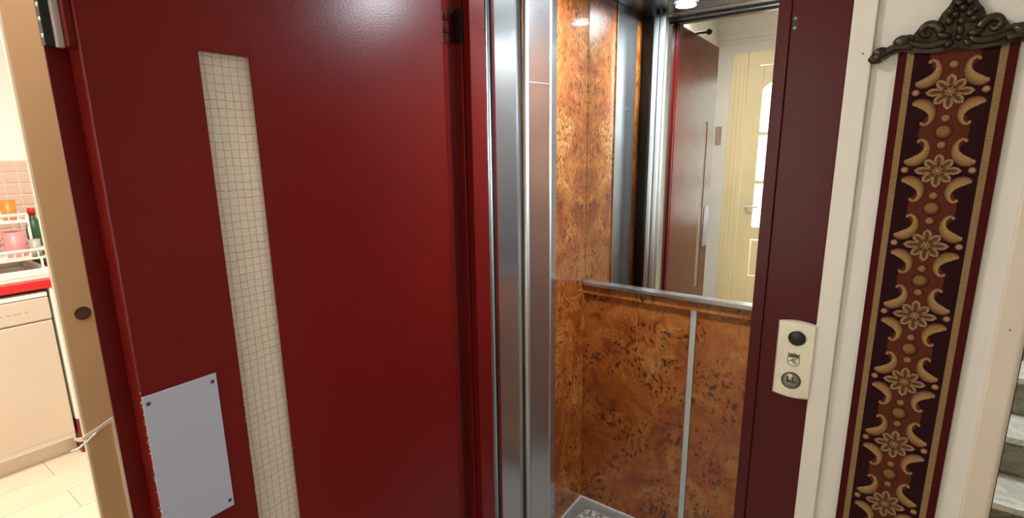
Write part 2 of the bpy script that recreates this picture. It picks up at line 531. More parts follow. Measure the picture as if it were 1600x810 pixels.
# wall opposite the elevator, seen in the cabin mirror
YO = -1.10
wb = thing('wall_back', None, None, (0, YO, 0), kind=S)
box('section', M['wall'], wb, XL - .05, -1.04, YO - .08, YO, 0, HC)
box('section', M['wall'], wb, 0.0, 2.4, YO - .08, YO, 0, HC)
box('section', M['wall'], wb, -1.04, 0.0, YO - .08, YO, 2.20, HC)
cz = MB()
cz.prism([(YO, 2.335), (YO + .014, 2.335), (YO + .014, 2.362), (YO + .03, 2.368), (YO + .034, 2.40), (YO + .07, 2.46), (YO + .075, 2.485), (YO + .10, 2.49), (YO + .10, HC), (YO, HC)], XL, 2.3, 'x')
cz.build('trim_3', M['wall'], None, kind=S)
# glazed cream door
d1 = thing('door_1', None, None, (-.52, YO, 0), kind=S)
for x0, x1, z0, z1 in ((-1.082, -.957, 0, 2.257), (-.09, .035, 0, 2.257), (-.957, -.09, 2.150, 2.257)):
    c = box('casing', M['cream'], d1, x0, x1, YO, YO + .024, z0, z1, b=.004)
    if x1 - x0 < .2:
        for k in (.25, .5, .75):
            x = x0 + (x1 - x0) * k
            box('bead', M['cream'], c, x - .006, x + .006, YO + .024, YO + .029, 0, 2.15, b=.002)
box('stile', M['cream'], d1, -.957, -.842, YO - .045, YO - .005, 0, 2.15, b=.003)
box('stile', M['cream'], d1, -.205, -.09, YO - .045, YO - .005, 0, 2.15, b=.003)
box('stile', M['cream'], d1, -.565, -.482, YO - .045, YO - .005, .83, 2.0, b=.003)
# arched top rail
ar = [(-.842, 1.955)] + [(-.5235 + .3185 * math.cos(a), 1.955 + .10 * math.sin(a)) for a in [PI - i * PI / 16 for i in range(17)]] + [(-.205, 2.15), (-.842, 2.15)]
MB().prism(ar[1:], YO - .045, YO - .005).build('top_rail', M['cream'], d1)
box('lock_rail', M['cream'], d1, -.842, -.205, YO - .045, YO - .005, .74, .845, b=.003)
box('bottom_rail', M['cream'], d1, -.842, -.205, YO - .045, YO - .005, 0, .42, b=.003)
box('raised_panel', M['cream'], d1, -.83, -.535, YO - .035, YO - .003, .43, .735, b=.012)
box('raised_panel', M['cream'], d1, -.51, -.215, YO - .035, YO - .003, .43, .735, b=.012)
for x0, x1 in ((-.842, -.565), (-.482, -.205)):
    for z0, z1 in ((.845, 1.21), (1.235, 1.605), (1.63, 2.06)):
        box('pane', M['pane'], d1, x0, x1, YO - .028, YO - .024, z0, z1)
    for z in (1.2225, 1.6175):
        box('glazing_bar', M['cream'], d1, x0, x1, YO - .045, YO - .005, z - .0125, z + .0125, b=.003)
MB().cyl((-.90, YO - .005, 1.02), (-.90, YO + .045, 1.02), .009, 12).box(-.905, -.79, YO + .034, YO + .048, 1.012, 1.028, .004).build('handle', M['alu'], d1)
# room behind the glazed door, only a pale wall that closes it off
box('wall_beyond', M['wall'], None, -1.3, .3, -1.78, -1.72, 0, HC, kind=S)
sw = thing('light_switch', 'tan light switch on the wall beside the cream glazed door, in the mirror', 'switch', (-1.157, YO, 1.61))
box('face_plate', M['switch'], sw, -1.183, -1.135, YO, YO + .009, 1.535, 1.685, b=.003)
box('rocker', M['switch'], sw, -1.173, -1.145, YO + .009, YO + .014, 1.575, 1.645, b=.002)

# hall ceiling lamp (gives the hall its light) and an added one for fill
for x, y, lab in ((-1.066, .08, 'round frosted ceiling lamp near the kitchen doorway'), (.9, -.60, 'added round frosted ceiling lamp towards the stairs, an unseen fill light')):
    hl = thing('ceiling_lamp', lab, 'lamp', (x, y, HC))
    MB().lathe([(.0, HC), (.125, HC), (.13, HC - .02), (.12, HC - .025)], (x, y, 0), 28).build('rim', M['white'], hl)
    MB().lathe([(.12, HC - .025), (.115, HC - .06), (.08, HC - .09), (.0, HC - .10)], (x, y, 0), 28).build('shade', M['hallglow'], hl)

# ------------------------------------------------------------------ kitchen
KX = -3.86
KC = 2.55
kf = box('floor_kitchen', M['joint'], None, KX, XL - .055, -2.0, 2.0, -.06, -.003, kind=S)
pl0 = box('plank', M['plank'], kf, 0, .197, 0, 1.197, -.004, .002, b=.001)
pl0.location = (-3.28, -1.9, 0)
for i in range(11):
    for j in range(3):
        if (i, j) == (0, 0): continue
        piece(pl0, (-3.28 + .2 * i, -1.9 + 1.2 * j + (.55 if i % 2 else .0) - .0, 0), kf)
box('wall_kitchen', M['wall'], None, KX - .06, KX, -2.0, 2.0, 0, KC, kind=S)
box('wall_kitchen_side', M['wall'], None, KX, XL - .055, 1.3, 1.36, 0, KC, kind=S)
box('wall_kitchen_end', M['wall'], None, KX, XL - .055, -2.06, -2.0, 0, KC, kind=S)
box('ceiling_kitchen', M['hallceil'], None, KX, XL - .055, -2.0, 1.36, KC, KC + .06, kind=S)
# tiled splashback: grout bed with single tiles
ts = box('splashback', M['grout'], None, KX, KX + .006, .1, 1.3, .93, 1.485, kind=S)
tl0 = box('tile', M['tile'], ts, 0, .007, 0, .0545, 0, .0545, b=.002)
tl0.location = (KX + .004, .32, .94)
for i in range(12):
    for j in range(9):
        if (i, j) == (0, 0): continue
        piece(tl0, (KX + .004, .32 + .0605 * i, .94 + .0605 * j), ts)
# worktop, dishwasher, end panel
wt = MB().box(KX + .006, -3.19, -.9, .90, .885, .925, .004).build('worktop', M['redtop'], None, label='red laminate kitchen worktop over the dishwasher', cat='worktop')
dw = thing('dishwasher', 'champagne coloured dishwasher under the red worktop', 'dishwasher', (-3.5, .33, 0))
box('body', M['white'], dw, -3.78, -3.215, .035, .632, .095, .868)
box('control_panel', M['dw'], dw, -3.23, -3.197, .035, .632, .735, .842, b=.004)
box('door', M['dw'], dw, -3.23, -3.20, .035, .632, .125, .728, b=.006)
kp = box('kick_plate', M['dw'], dw, -3.285, -3.262, .035, .640, .0, .110, b=.002)
box('top_edge', M['white'], dw, -3.23, -3.20, .035, .632, .846, .866, b=.003)
for k, (y, l) in enumerate(((.43, .035), (.475, .015), (.50, .03), (.54, .012))):
    box('panel_marking', M['grey'], dw, -3.1975, -3.1965, y, y + l, .782, .787)
ep = thing('end_panel', 'white end panel with a dark red foot, right of the dishwasher', 'panel', (-3.5, .65, 0))
box('board', M['white'], ep, -3.80, -3.197, .642, .664, .19, .884, b=.002)
box('foot', M['darkred'], ep, -3.80, -3.197, .642, .664, 0, .188)
# drainer tray and dish rack
dt = thing('drainer_tray', 'white drainer tray on the red worktop under the dish rack', 'tray', (-3.45, .45, .925))
box('base', M['white'], dt, -3.66, -3.235, .15, .668, .925, .940, b=.003)
box('rim', M['white'], dt, -3.255, -3.235, .15, .668, .940, .975, b=.004)
box('rim', M['white'], dt, -3.66, -3.64, .15, .668, .940, .975, b=.004)
box('rim', M['white'], dt, -3.64, -3.255, .646, .668, .940, .975, b=.004)
rk = thing('dish_rack', 'white wire dish rack on the drainer tray by the tiled wall', 'rack', (-3.45, .45, .94))
RX0, RX1, RY0, RY1 = -3.62, -3.26, .17, .670
for z, nm in ((1.025, 'lower_rail'), (1.065, 'middle_rail')):
    for a, b in (((RX1, RY0, z), (RX1, RY1, z)), ((RX0, RY0, z), (RX0, RY1, z)), ((RX0, RY1, z), (RX1, RY1, z)), ((RX0, RY0, z), (RX1, RY0, z))):
        MB().cyl(a, b, .008 if nm == 'middle_rail' else .005, 8).build(nm, M['white'], rk)
n_ = 19
for i in range(n_):
    y = RY0 + (RY1 - RY0) * i / (n_ - 1)
    MB().cyl((RX1, y, 1.022), (RX1, y, 1.068), .0035, 6).build('upright_wire', M['white'], rk)
for x, y in ((RX0, RY0), (RX0, RY1 - .02), (RX1, RY0), (RX1, RY1 - .02)):
    MB().cyl((x, y, .940), (x, y, 1.030), .005, 8).build('foot', M['white'], rk)
for a, b in (((-3.40, .20, 1.225), (-3.40, .655, 1.225)), ((-3.40, .20, 1.198), (-3.40, .655, 1.198)), ((-3.55, .20, 1.225), (-3.55, .655, 1.225))):
    MB().cyl(a, b, .008 if a[2] > 1.2 else .004, 8).build('upper_rail', M['white'], rk)
for i in range(15):
    y = .20 + .455 * i / 14
    MB().cyl((-3.40, y, 1.198), (-3.40, y, 1.225), .003, 6).build('upright_wire', M['white'], rk)
for x in (-3.40, -3.55):
    for y in (.20, .655):
        MB().cyl((x, y, 1.03), (x, y, 1.228), .006, 8).build('support_post', M['white'], rk)
    MB().cyl((x, .655, 1.03), (x, .670, 1.03), .004, 6).build('support_foot', M['white'], rk)
    MB().cyl((x, .20, 1.03), (x, .17, 1.03), .004, 6).build('support_foot', M['white'], rk)
MB().box(-3.58, -3.37, .21, .65, 1.190, 1.196).build('upper_shelf', M['white'], rk)
MB().box(RX0, RX1, RY0, RY1, 1.019, 1.026).build('lower_shelf', M['white'], rk)


def cup(name, mat, c, r, h, label, cat, rt_=None, handle=None, group=None):
    t_ = thing(name, label, cat, c, group)
    rt_ = rt_ or r * 1.1
    MB().lathe([(0, 0), (r, 0), (r * 1.02, .004), (rt_, h), (rt_ - .004, h), (r - .004, .006), (0, .006)], c, 20).build('body', mat, t_)
    if handle:
        a = handle
        ring = [(c[0] + (rt_ - .004) * math.cos(a) * 1 + .028 * math.sin(u) * math.cos(a), c[1] + (rt_ - .004) * math.sin(a) + .028 * math.sin(u) * math.sin(a), c[2] + h * .5 + .03 * math.cos(u)) for u in [i * PI / 8 for i in range(9)]]
        MB().tube(ring, .005, 6).build('handle', mat, t_)
    return t_


cup('plastic_cup', M['orange'], (-3.46, .606, 1.196), .026, .100, 'orange plastic cup upright on top of the white dish rack', 'cup', .030)
cup('mug', M['pink'], (-3.385, .590, 1.026), .036, .122, 'large pink mug on the lower level of the dish rack', 'mug', .040, -2.2)
cup('mug', M['pink'], (-3.50, .500, 1.026), .042, .130, 'second pink mug behind the large pink mug in the dish rack', 'mug', .045)
cup('mug', M['grey'], (-3.300, .645, 1.026), .019, .085, 'pale grey cup at the right end of the dish rack', 'mug', .022)
bo = thing('bottle', 'dark green bottle with a red cap behind the right end of the dish rack', 'bottle', (-3.70, .735, .925))
MB().lathe([(0, .925), (.034, .925), (.036, .94), (.036, 1.12), (.028, 1.155), (.013, 1.18), (.013, 1.20), (0, 1.20)], (-3.70, .735, 0), 18).build('body', M['green'], bo)
MB().lathe([(0, 1.20), (.017, 1.20), (.017, 1.232), (0, 1.232)], (-3.70, .735, 0), 16).build('cap', M['redtop'], bo)
# ------------------------------------------------------------------ stairs beyond the corner
st = thing('staircase', 'grey marble stairs with pale treads rising beyond the wall corner right of the tapestry', 'staircase', (.9, 2.46, 0))
for k in range(6):
    y0 = 2.46 + .235 * k; z1 = .175 * (k + 1)
    box('riser', M['stair'], st, .205, 1.6, y0, y0 + .24, .175 * k, z1 - .028)
    box('tread', M['nosing'], st, .205, 1.6, y0 - .022, y0 + .235, z1 - .028, z1, b=.004)

# ------------------------------------------------------------------ landing frame
fr = thing('elevator_portal', 'dark burgundy painted metal surround of the elevator opening', 'door frame', (-.5, 1.0, 0))
ZT = 2.075
FY = .995           # frame face
for sgn, xi, xo in ((1, -.166, -.0605), (-1, -.829, -.9345)):
    jb = MB()
    xr = xi + sgn * .020
    jb.box(xr + sgn * .0015, xo, FY, 1.060, 0, 2.20, .0015)
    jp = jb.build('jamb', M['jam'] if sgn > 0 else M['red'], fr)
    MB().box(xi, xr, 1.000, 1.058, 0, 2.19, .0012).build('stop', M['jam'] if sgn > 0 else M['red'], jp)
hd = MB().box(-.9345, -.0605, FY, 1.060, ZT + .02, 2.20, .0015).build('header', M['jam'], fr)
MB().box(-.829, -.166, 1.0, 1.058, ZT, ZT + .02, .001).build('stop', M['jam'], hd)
# lock keeper on the right jamb
kp = MB()
kp.prism([(-.1385 + .0035 * math.cos(a), 1.6985 + (.008 if math.sin(a) > 0 else -.008) + .0035 * math.sin(a)) for a in [i * PI / 8 for i in range(16)]], FY - .0012, FY + .001)
k_ = kp.build('lock_keeper', M['black'], fr, label='small dark oval lock keeper')
MB().cyl((-.1385, FY - .002, 1.7055), (-.1385, FY, 1.7055), .0022, 10).build('screw', M['button'], k_)
MB().cyl((-.1385, FY - .002, 1.6910), (-.1385, FY, 1.6910), .0022, 10).build('screw', M['button'], k_)
# dark pocket for the hinge on the left jamb
box('hinge_pocket', M['black'], fr, -.8735, -.8470, FY - .004, FY + .02, 1.757, 1.832)
box('sill', M['steel'], fr, -.83, -.165, 1.0, 1.09, -.005, .004)

# ------------------------------------------------------------------ landing door, open at a right angle
DX = -.853
DZ = 2.085
dr = thing('elevator_door', 'wide open burgundy elevator landing door with a narrow wired glass window', 'door', (-.88, .95, 0))
# skin in a frame round the window so that the glass really sits in an opening (GY0..GY1, GZ0..GZ1)
GY0, GY1, GZ0, GZ1 = .3915, .4700, .66, 1.654
pan = MB()
X0, X1 = DX - .045, DX
PY0, PY1 = .2475, .932


def pan_face(mb, x):
    ys = [PY0, GY0, GY1, PY1]; zs = [.03, GZ0, GZ1, DZ]
    v = [(x, y, z) for y in ys for z in zs]
    f = [(i * 4 + j, (i + 1) * 4 + j, (i + 1) * 4 + j + 1, i * 4 + j + 1) for i in range(3) for j in range(3) if not (i == 1 and j == 1)]
    mb.add(v, f)


bm = bmesh.new()
tmp = MB(); pan_face(tmp, X1)
vs = [bm.verts.new(v) for v in tmp.v]
for f in tmp.f: bm.faces.new([vs[i] for i in f])
ret = bmesh.ops.extrude_face_region(bm, geom=bm.faces[:])
bmesh.ops.translate(bm, verts=[g for g in ret['geom'] if isinstance(g, bmesh.types.BMVert)], vec=(X0 - X1, 0, 0))
bmesh.ops.recalc_face_normals(bm, faces=bm.faces)
ed = [e for e in bm.edges if len(e.link_faces) == 2 and e.calc_face_angle(0) > .5 and (all(abs(v.co.y - PY0) < 1e-6 for v in e.verts) or all(abs(v.co.y - PY1) < 1e-6 for v in e.verts) or all(abs(v.co.z - DZ) < 1e-6 for v in e.verts))]
bmesh.ops.bevel(bm, geom=ed, offset=.0035, segments=3, profile=.5, affect='EDGES')
bm.verts.index_update()
pan.add([v.co[:] for v in bm.verts], [[v.index for v in f.verts] for f in bm.faces]); bm.free()
pan.build('inner_panel', M['red'], dr)
box('leaf_skin', M['red'], dr, DX - .050, DX - .0455, .2235, GY0, .02, DZ + .012)
box('leaf_skin', M['red'], dr, DX - .050, DX - .0455, GY1, .962, .02, DZ + .012)
box('leaf_skin', M['red'], dr, DX - .050, DX - .0455, GY0, GY1, .02, GZ0)
box('leaf_skin', M['red'], dr, DX - .050, DX - .0455, GY0, GY1, GZ1, DZ + .012)
wn = MB().box(DX - .016, DX - .0035, GY0 - .003, GY1 + .003, GZ0 - .003, GZ1 + .003).build('glass_pane', M['glass'], dr, label='narrow strip of cream wired rolled glass')
wi = MB()
nz = int((GZ1 - GZ0) / .0128)
xw = DX - .0028
for k in range(nz + 1):
    z = GZ1 - .006 - .0128 * k
    if z < GZ0 + .002: break
    amp = random.uniform(.0003, .0011); ph = random.uniform(0, 6)
    wi.tube([(xw, GY0 + (GY1 - GY0) * i / 12, z + amp * math.sin(ph + i * 1.1)) for i in range(13)], random.uniform(.00022, .0004), 4)
for k in range(6):
    y = GY0 + .008 + .0126 * k
    wi.tube([(xw, y + .0007 * math.sin(k * 2 + i * .37), GZ0 + (GZ1 - GZ0) * i / 80) for i in range(81)], .0003, 4)
wi.build('wire_mesh', M['wire'], wn, kind='stuff')
# blank plate over the old handle cutout
bp = MB().box(DX + .0002, DX + .0028, .2475, .3525, .905, 1.1505, .0006).build('blank_plate', M['plate'], dr, label='pale blue-grey metal blank plate')
for y, z in ((.2545, 1.138), (.3455, 1.138), (.3465, .918), (.2545, .918)):
    MB().lathe([(0, .0018), (.0026, .0012), (.0034, 0)], (DX + .0027, y, z), 12, 'x').build('screw', M['screw'], bp)
ch = MB()
for k in range(46):
    z = random.uniform(.86, 1.16); y = .2475 + random.uniform(-.0010, .0008); a = random.uniform(.0004, .0016)
    ch.ell((DX - .0006 + random.uniform(-.002, 0), y, z), (.0009, .0008, a), 0, 5, 4)
for k in range(50):
    z = random.uniform(.70, 1.12); y = GY0 + random.uniform(-.0007, .0003); a = random.uniform(.0005, .002)
    ch.ell((DX + .0001, y, z), (.0004, .0006, a), 0, 5, 4)
ch.build('paint_chips', M['chip'], dr, kind='stuff')
# lock case at the free edge
lk = MB().box(DX - .0455, DX - .030, .2215, .2375, 1.640, 1.80, .001).build('lock_case', M['black'], dr, label='black lock case with bright screws')
for z in (1.651, 1.671, 1.688, 1.71):
    MB().lathe([(0, -.0016), (.0022, -.0012), (.0028, 0)], (DX - .0335, .2215, z), 10, 'y').build('screw', M['panel'], lk)
box('latch_strip', M['chip'], lk, DX - .030, DX - .020, .2315, .2390, 1.638, 1.80, b=.0008)
box('lock_cover', M['red'], lk, DX - .032, DX - .006, .2392, .2478, 1.638, 1.80, b=.001)
# hinge; highlights on the knuckles are put into their pale red
hg = thing('hinge', None, None); hg.parent = dr; hg.location = (0, 0, 0)
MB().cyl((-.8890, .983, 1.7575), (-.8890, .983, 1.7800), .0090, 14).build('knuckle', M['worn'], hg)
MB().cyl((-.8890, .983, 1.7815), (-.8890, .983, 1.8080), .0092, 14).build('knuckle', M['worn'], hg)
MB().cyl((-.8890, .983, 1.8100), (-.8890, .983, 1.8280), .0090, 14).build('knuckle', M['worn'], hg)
hg.location = (0, 0, 0)
for c in hg.children: c.location = (0, 0, 0)
# roller arm on the door top, seen in the mirror
ra = MB().tube([(DX - .02, .68, 2.094), (DX + .02, .68, 2.094), (DX + .052, .68, 2.092)], .006, 8).build('roller_arm', M['black'], dr)
MB().cyl((DX + .055, .672, 2.092), (DX + .055, .690, 2.092), .014, 16).build('roller', M['black'], ra)

# ------------------------------------------------------------------ call panel on the right jamb
PX0, PX1, PZ0, PZ1 = -.1180, -.0585, 1.0550, 1.2010
PF = .9860
pc = (PX0 + PX1) / 2
cp = thing('call_panel', 'silver elevator call panel with a round call button on the burgundy frame', 'button panel', (pc, FY, 1.128))


def plate_outline(gx, gz):
    x0, x1, z0, z1 = PX0 + gx, PX1 - gx, PZ0 + gz, PZ1 - gz
    top = [(x0 + (x1 - x0) * i / 10, z1 - .0042 * (2 * i / 10 - 1) ** 2) for i in range(11)]
    bot = [(x1 - (x1 - x0) * i / 10, z0 + .0042 * (2 * i / 10 - 1) ** 2) for i in range(11)]
    return top + bot


pm = MB()
o0, o1 = plate_outline(0, 0), plate_outline(.0022, .0030)
n = len(o0)
pm.add([(x, FY, z) for x, z in o0] + [(x, PF + .0035, z) for x, z in o0] + [(x, PF, z) for x, z in o1],
       [(i, (i + 1) % n, (i + 1) % n + n, i + n) for i in range(n)] + [(i + n, (i + 1) % n + n, (i + 1) % n + 2 * n, i + 2 * n) for i in range(n)] + [[2 * n + i for i in range(n)]])
pm.build('face_plate', M['panel'], cp)
pcx = pc + .0015
MB().lathe([(.0150, -.0002), (.0152, -.0011), (.0138, -.0014)], (pcx, PF, 1.1705), 28, 'y').build('lens_rim', M['panel'], cp)
MB().lathe([(.0138, -.0006), (.0120, -.0022), (.007, -.0034), (0, -.0038)], (pcx, PF, 1.1705), 28, 'y').build('display_lens', M['black'], cp, label='round black display lens')
# emblem: crown over a shield with interlaced letters
em = MB(); ex, ez = pc - .0005, 1.1290
y0, y1 = PF - .0006, PF + .0005
k = .0010
em.stroke([(ex - .0085, ez + .0060), (ex + .0085, ez + .0060)], k * 1.7, y0, y1)
em.prism([(ex - .0085, ez + .0065), (ex - .0098, ez + .0135), (ex - .0060, ez + .0095), (ex - .0040, ez + .0130), (ex - .002, ez + .0098), (ex, ez + .0145), (ex + .002, ez + .0098), (ex + .0040, ez + .0130), (ex + .0060, ez + .0095), (ex + .0098, ez + .0135), (ex + .0085, ez + .0065)], y0, y1)
sh = [(ex - .0092, ez + .0045), (ex - .0092, ez - .0040)] + [(ex - .0092 * math.cos(a), ez - .0040 - .0075 * math.sin(a)) for a in [i * PI / 10 for i in range(1, 10)]] + [(ex + .0092, ez - .0040), (ex + .0092, ez + .0045)]
em.stroke(sh, k, y0, y1); em.stroke([sh[0], sh[-1]], k * .7, y0, y1)
em.stroke([(ex - .0072, ez - .0045), (ex - .0010, ez + .0020), (ex - .0010, ez - .0045)], k * 1.1, y0, y1)      # A
em.stroke([(ex - .0046, ez - .0018), (ex + .0040, ez - .0018)], k, y0, y1)
em.stroke([(ex + .0065, ez + .0020), (ex - .0005, ez + .0020)], k, y0, y1)                                       # E
em.stroke([(ex + .0022, ez + .0010), (ex + .0010, ez - .0060), (ex + .0060, ez - .0060)], k * 1.1, y0, y1)
em.build('emblem', M['engrave'], cp, label='grey crown and shield emblem')
bx, bz = pc - .001, 1.0895
MB().lathe([(.0158, 0), (.0158, -.0012), (.0142, -.0014), (.0140, -.0004)], (bx, PF, bz), 30, 'y').build('button_ring', M['ring'], cp)
bt = MB().lathe([(.0139, .0005), (.0139, -.0016), (.0128, -.0026), (0, -.0028)], (bx, PF, bz), 30, 'y').build('call_button', M['button'], cp, label='round steel call button marked LL')
lt = MB()
for x in (bx - .0055, bx + .0025):
    lt.stroke([(x, bz + .0075), (x, bz - .0010), (x + .0052, bz - .0010)], .0019, PF - .0034, PF - .0024)
lt.build('lettering', M['black'], bt)
dots = MB()
for x in (-.003, 0, .003, .006): dots.ell((bx + x, PF - .0028, bz - .0062), (.0008, .0006, .0008), 0, 6, 4)
dots.build('raised_dots', M['panel'], bt)

# ------------------------------------------------------------------ elevator cabin
CX0, CX1, CY0, CY1, CZ = -.92, -.035, 1.275, 1.79, 2.070
cb = thing('elevator_cabin', 'elevator cabin lined with glossy orange burl veneer and a mirror', 'elevator cabin', (-.48, 1.5, 0))
box('side_wall', M['burl'], cb, CX0 - .02, CX0, CY0, CY1 + .02, .004, CZ + .03, label='left cabin wall of burl veneer')
box('side_wall', M['burl'], cb, CX1, CX1 + .02, CY0, CY1 + .02, .004, CZ + .03)
RZ = .990
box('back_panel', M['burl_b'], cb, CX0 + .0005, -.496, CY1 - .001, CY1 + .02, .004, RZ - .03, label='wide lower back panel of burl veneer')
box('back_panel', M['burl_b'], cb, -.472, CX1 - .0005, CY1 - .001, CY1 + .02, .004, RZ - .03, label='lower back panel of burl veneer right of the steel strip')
box('backing', M['gap'], cb, CX0, CX1, CY1 + .0205, CY1 + .03, 0, CZ + .03)
box('joint_strip', M['alu'], cb, -.4945, -.4735, CY1 - .004, CY1 + .018, .004, RZ - .018, b=.001)
box('mirror', M['mirror'], cb, CX0 + .0015, CX1 - .0015, CY1, CY1 + .006, RZ - .012, CZ, label='large mirror above the rail')
box('mirror_backing', M['gap'], cb, CX0, CX1, CY1 + .008, CY1 + .02, RZ - .025, CZ + .02)
rl = box('rail', M['steel'], cb, CX0 + .001, CX1 - .001, CY1 - .022, CY1 - .0005, RZ - .016, RZ, b=.003)
box('rail_base', M['burl_b'], rl, CX0 + .001, CX1 - .001, CY1 - .012, CY1 - .001, RZ - .050, RZ - .0165)
cl = box('ceiling_panel', M['ceil'], cb, CX0 + .001, CX1 - .001, CY0 - .02, CY1 - .001, CZ, CZ + .025)
for x, y in ((-.69, 1.42), (-.16, 1.34)):
    rg = MB().lathe([(.046, CZ), (.048, CZ - .006), (.040, CZ - .008), (.038, CZ - .002)], (x, y, 0), 24).build('downlight', M['alu'], cl)
    MB().lathe([(.038, CZ - .003), (0, CZ - .004)], (x, y, 0), 24).build('bulb', M['lamp'], rg)
# front of the cabin
box('front_return', M['steel'], cb, CX0 - .02, -.868, CY0 - .035, CY0 - .012, .004, CZ + .03)
box('front_return', M['steel'], cb, -.165, CX1 + .02, CY0 - .035, CY0 - .012, .004, CZ + .03)
box('corner_gap', M['black'], cb, CX0 - .01, -.880, CY0 - .012, CY0 + .004, .004, CZ)
tk = box('door_track', M['steel_d'], cb, -.90, -.10, 1.100, 1.252, 2.068, 2.13, b=.002)
box('track_lip', M['ceil'], tk, -.90, -.10, 1.098, 1.106, 2.060, 2.068)
box('track_lip', M['ceil'], tk, -.90, -.10, 1.180, 1.186, 2.060, 2.068)
# control column on the left wall, seen in the mirror
box('control_column', M['steel'], cb, CX0 + .0005, CX0 + .006, 1.352, 1.552, .02, CZ - .002, b=.001, label='brushed steel control column')
box('control_column', M['steel'], cb, CX1 - .006, CX1 - .0005, 1.285, 1.560, .02, CZ - .002, b=.001)
# floor: steel tray with a speckled insert
ft = box('floor_tray', M['tray'], cb, CX0 + .0005, CX1 - .0005, 1.12, CY1 - .0015, -.03, .002)
box('edge_strip', M['edge'], ft, CX0 + .0008, CX1 - .001, CY1 - .007, CY1 - .0018, .002, .010)
box('edge_strip', M['edge'], ft, CX0 + .0008, CX0 + .0055, 1.14, CY1 - .007, .002, .010)
box('edge_strip', M['edge'], ft, CX1 - .006, CX1 - .001, 1.14, CY1 - .007, .002, .010)
box('floor_insert', M['mat'], ft, CX0 + .05, CX1 - .05, 1.15, CY1 - .055, .002, .007, b=.001, label='pale speckled floor insert')
# ------------------------------------------------------------------ folding cabin door, pushed to the left
fd = thing('folding_door', 'brushed steel folding cabin door folded against the left side of the opening', 'door', (-.83, 1.2, 0))
DT = 2.058


def slab(a, b, th, z0, z1):
    (x0, y0), (x1, y1) = a, b
    l = math.hypot(x1 - x0, y1 - y0); nx, ny = -(y1 - y0) / l * th, (x1 - x0) / l * th
    return MB().prism([(x0, y0), (x1, y1), (x1 + nx, y1 + ny), (x0 + nx, y0 + ny)], z0, z1, 'z')


def rounded(cx, cy, rx, ry, z0, z1, n=14, p=.6):
    q = lambda v: math.copysign(abs(v) ** p, v)
    return MB().prism([(cx + rx * q(math.cos(2 * PI * i / n)), cy + ry * q(math.sin(2 * PI * i / n))) for i in range(n)], z0, z1, 'z', True)


slab((-.838, 1.0945), (-.838, 1.2340), .020, .012, DT).build('leaf', M['steel'], fd)
lb = slab((-.8240, 1.2470), (-.8015, 1.3215), .020, .012, 1.6875).build('leaf', M['steel'], fd)
slab((-.8240, 1.2470), (-.8015, 1.3215), .020, 1.6895, DT).build('leaf', M['steel'], fd)
slab((-.8230, 1.2470), (-.8005, 1.3215), .020, 1.6875, 1.6895).build('seam_strip', M['alu'], fd)
rounded(-.8270, 1.2355, .0065, .0085, .012, DT).build('hinge_profile', M['alu'], fd)
rounded(-.8130, 1.3300, .0105, .0075, .012, DT).build('end_profile', M['alu'], fd)
rounded(-.8380, 1.3300, .0115, .0075, .012, DT).build('end_profile', M['alu'], fd)
# uprights between landing frame and cabin door
pr = thing('door_post', 'worn steel post', None, (0, 0, 0)); pr.parent = fr; pr.location = (0, 0, 0)
box('back_plate', M['black'], pr, -.866, -.846, 1.0605, 1.0815, .004, 2.06)
rounded(-.838, 1.0665, .0075, .0045, .004, 2.06).build('bead', M['steel_d'], pr)
rounded(-.836, 1.0765, .0055, .0042, .004, 2.06).build('bead', M['alu'], pr)
box('sealing_strip', M['gap'], pr, -.846, -.826, 1.0815, 1.0835, .004, 2.06)
box('return', M['red'], pr, -.866, -.825, 1.0836, 1.0925, .004, 2.06, b=.001)
# lift shaft
shf = thing('wall_shaft', None, None, (-.5, 2, 0), kind=S)
box('section', M['dark'], shf, -1.10, -1.08, 1.07, 1.95, 0, HC)
box('section', M['dark'], shf, .10, .138, 1.07, 1.95, 0, HC)
box('section', M['dark'], shf, -1.10, .138, 1.95, 1.97, 0, HC)
box('section', M['dark'], shf, -1.10, .138, 1.07, 1.95, 2.3, 2.32)

# ------------------------------------------------------------------ tapestry bell pull with a cast crest
TX, TW = .0695, .0660
TB, TTOP = .48, 1.640
tp = thing('tapestry', 'long narrow burgundy tapestry bell pull with gold flowers and a dark bronze crest', 'tapestry', (TX, 1.0, TB))
C = {k: lin(*v) for k, v in dict(edge=(72, 19, 16), band=(144, 117, 82), ground=(42, 14, 20), rust=(92, 43, 29), out=(46, 16, 17), g0=(92, 58, 36), g1=(162, 129, 86), g2=(136, 103, 66), p0=(120, 84, 56), p1=(170, 136, 99), bead=(156, 108, 78), bead0=(84, 42, 31)).items()}
TY = .9935
Y1 = TY - .0004; Y2 = TY - .0008; Y3 = TY - .0012


def flat(name, vs, fs, cols, y, par=tp):
    return MB().add([(TX + x / 1000, y, z) for x, z in vs], fs, False, [C[c] if isinstance(c, str) else c for c in cols]).build(name, M['tap'], par)


bk = MB(); bk.box(TX - TW, TX + TW, TY, .9995, TB, TTOP); bk.c = [C['edge']] * len(bk.v)
bk.build('cloth', M['tap'], tp)
flat('ground_field', [(-47.5, TB), (47.5, TB), (47.5, TTOP), (-47.5, TTOP)], [(0, 1, 2, 3)], ['ground'] * 4, TY - .0002)
for s_ in (-1, 1):
    flat('border_band', [(s_ * 47, TB), (s_ * 55.3, TB), (s_ * 55.3, TTOP), (s_ * 47, TTOP)], [(0, 1, 2, 3)], ['band'] * 4, TY - .0003)

STEP = .1125
ZF = [1.5765 - STEP * i for i in range(10)]


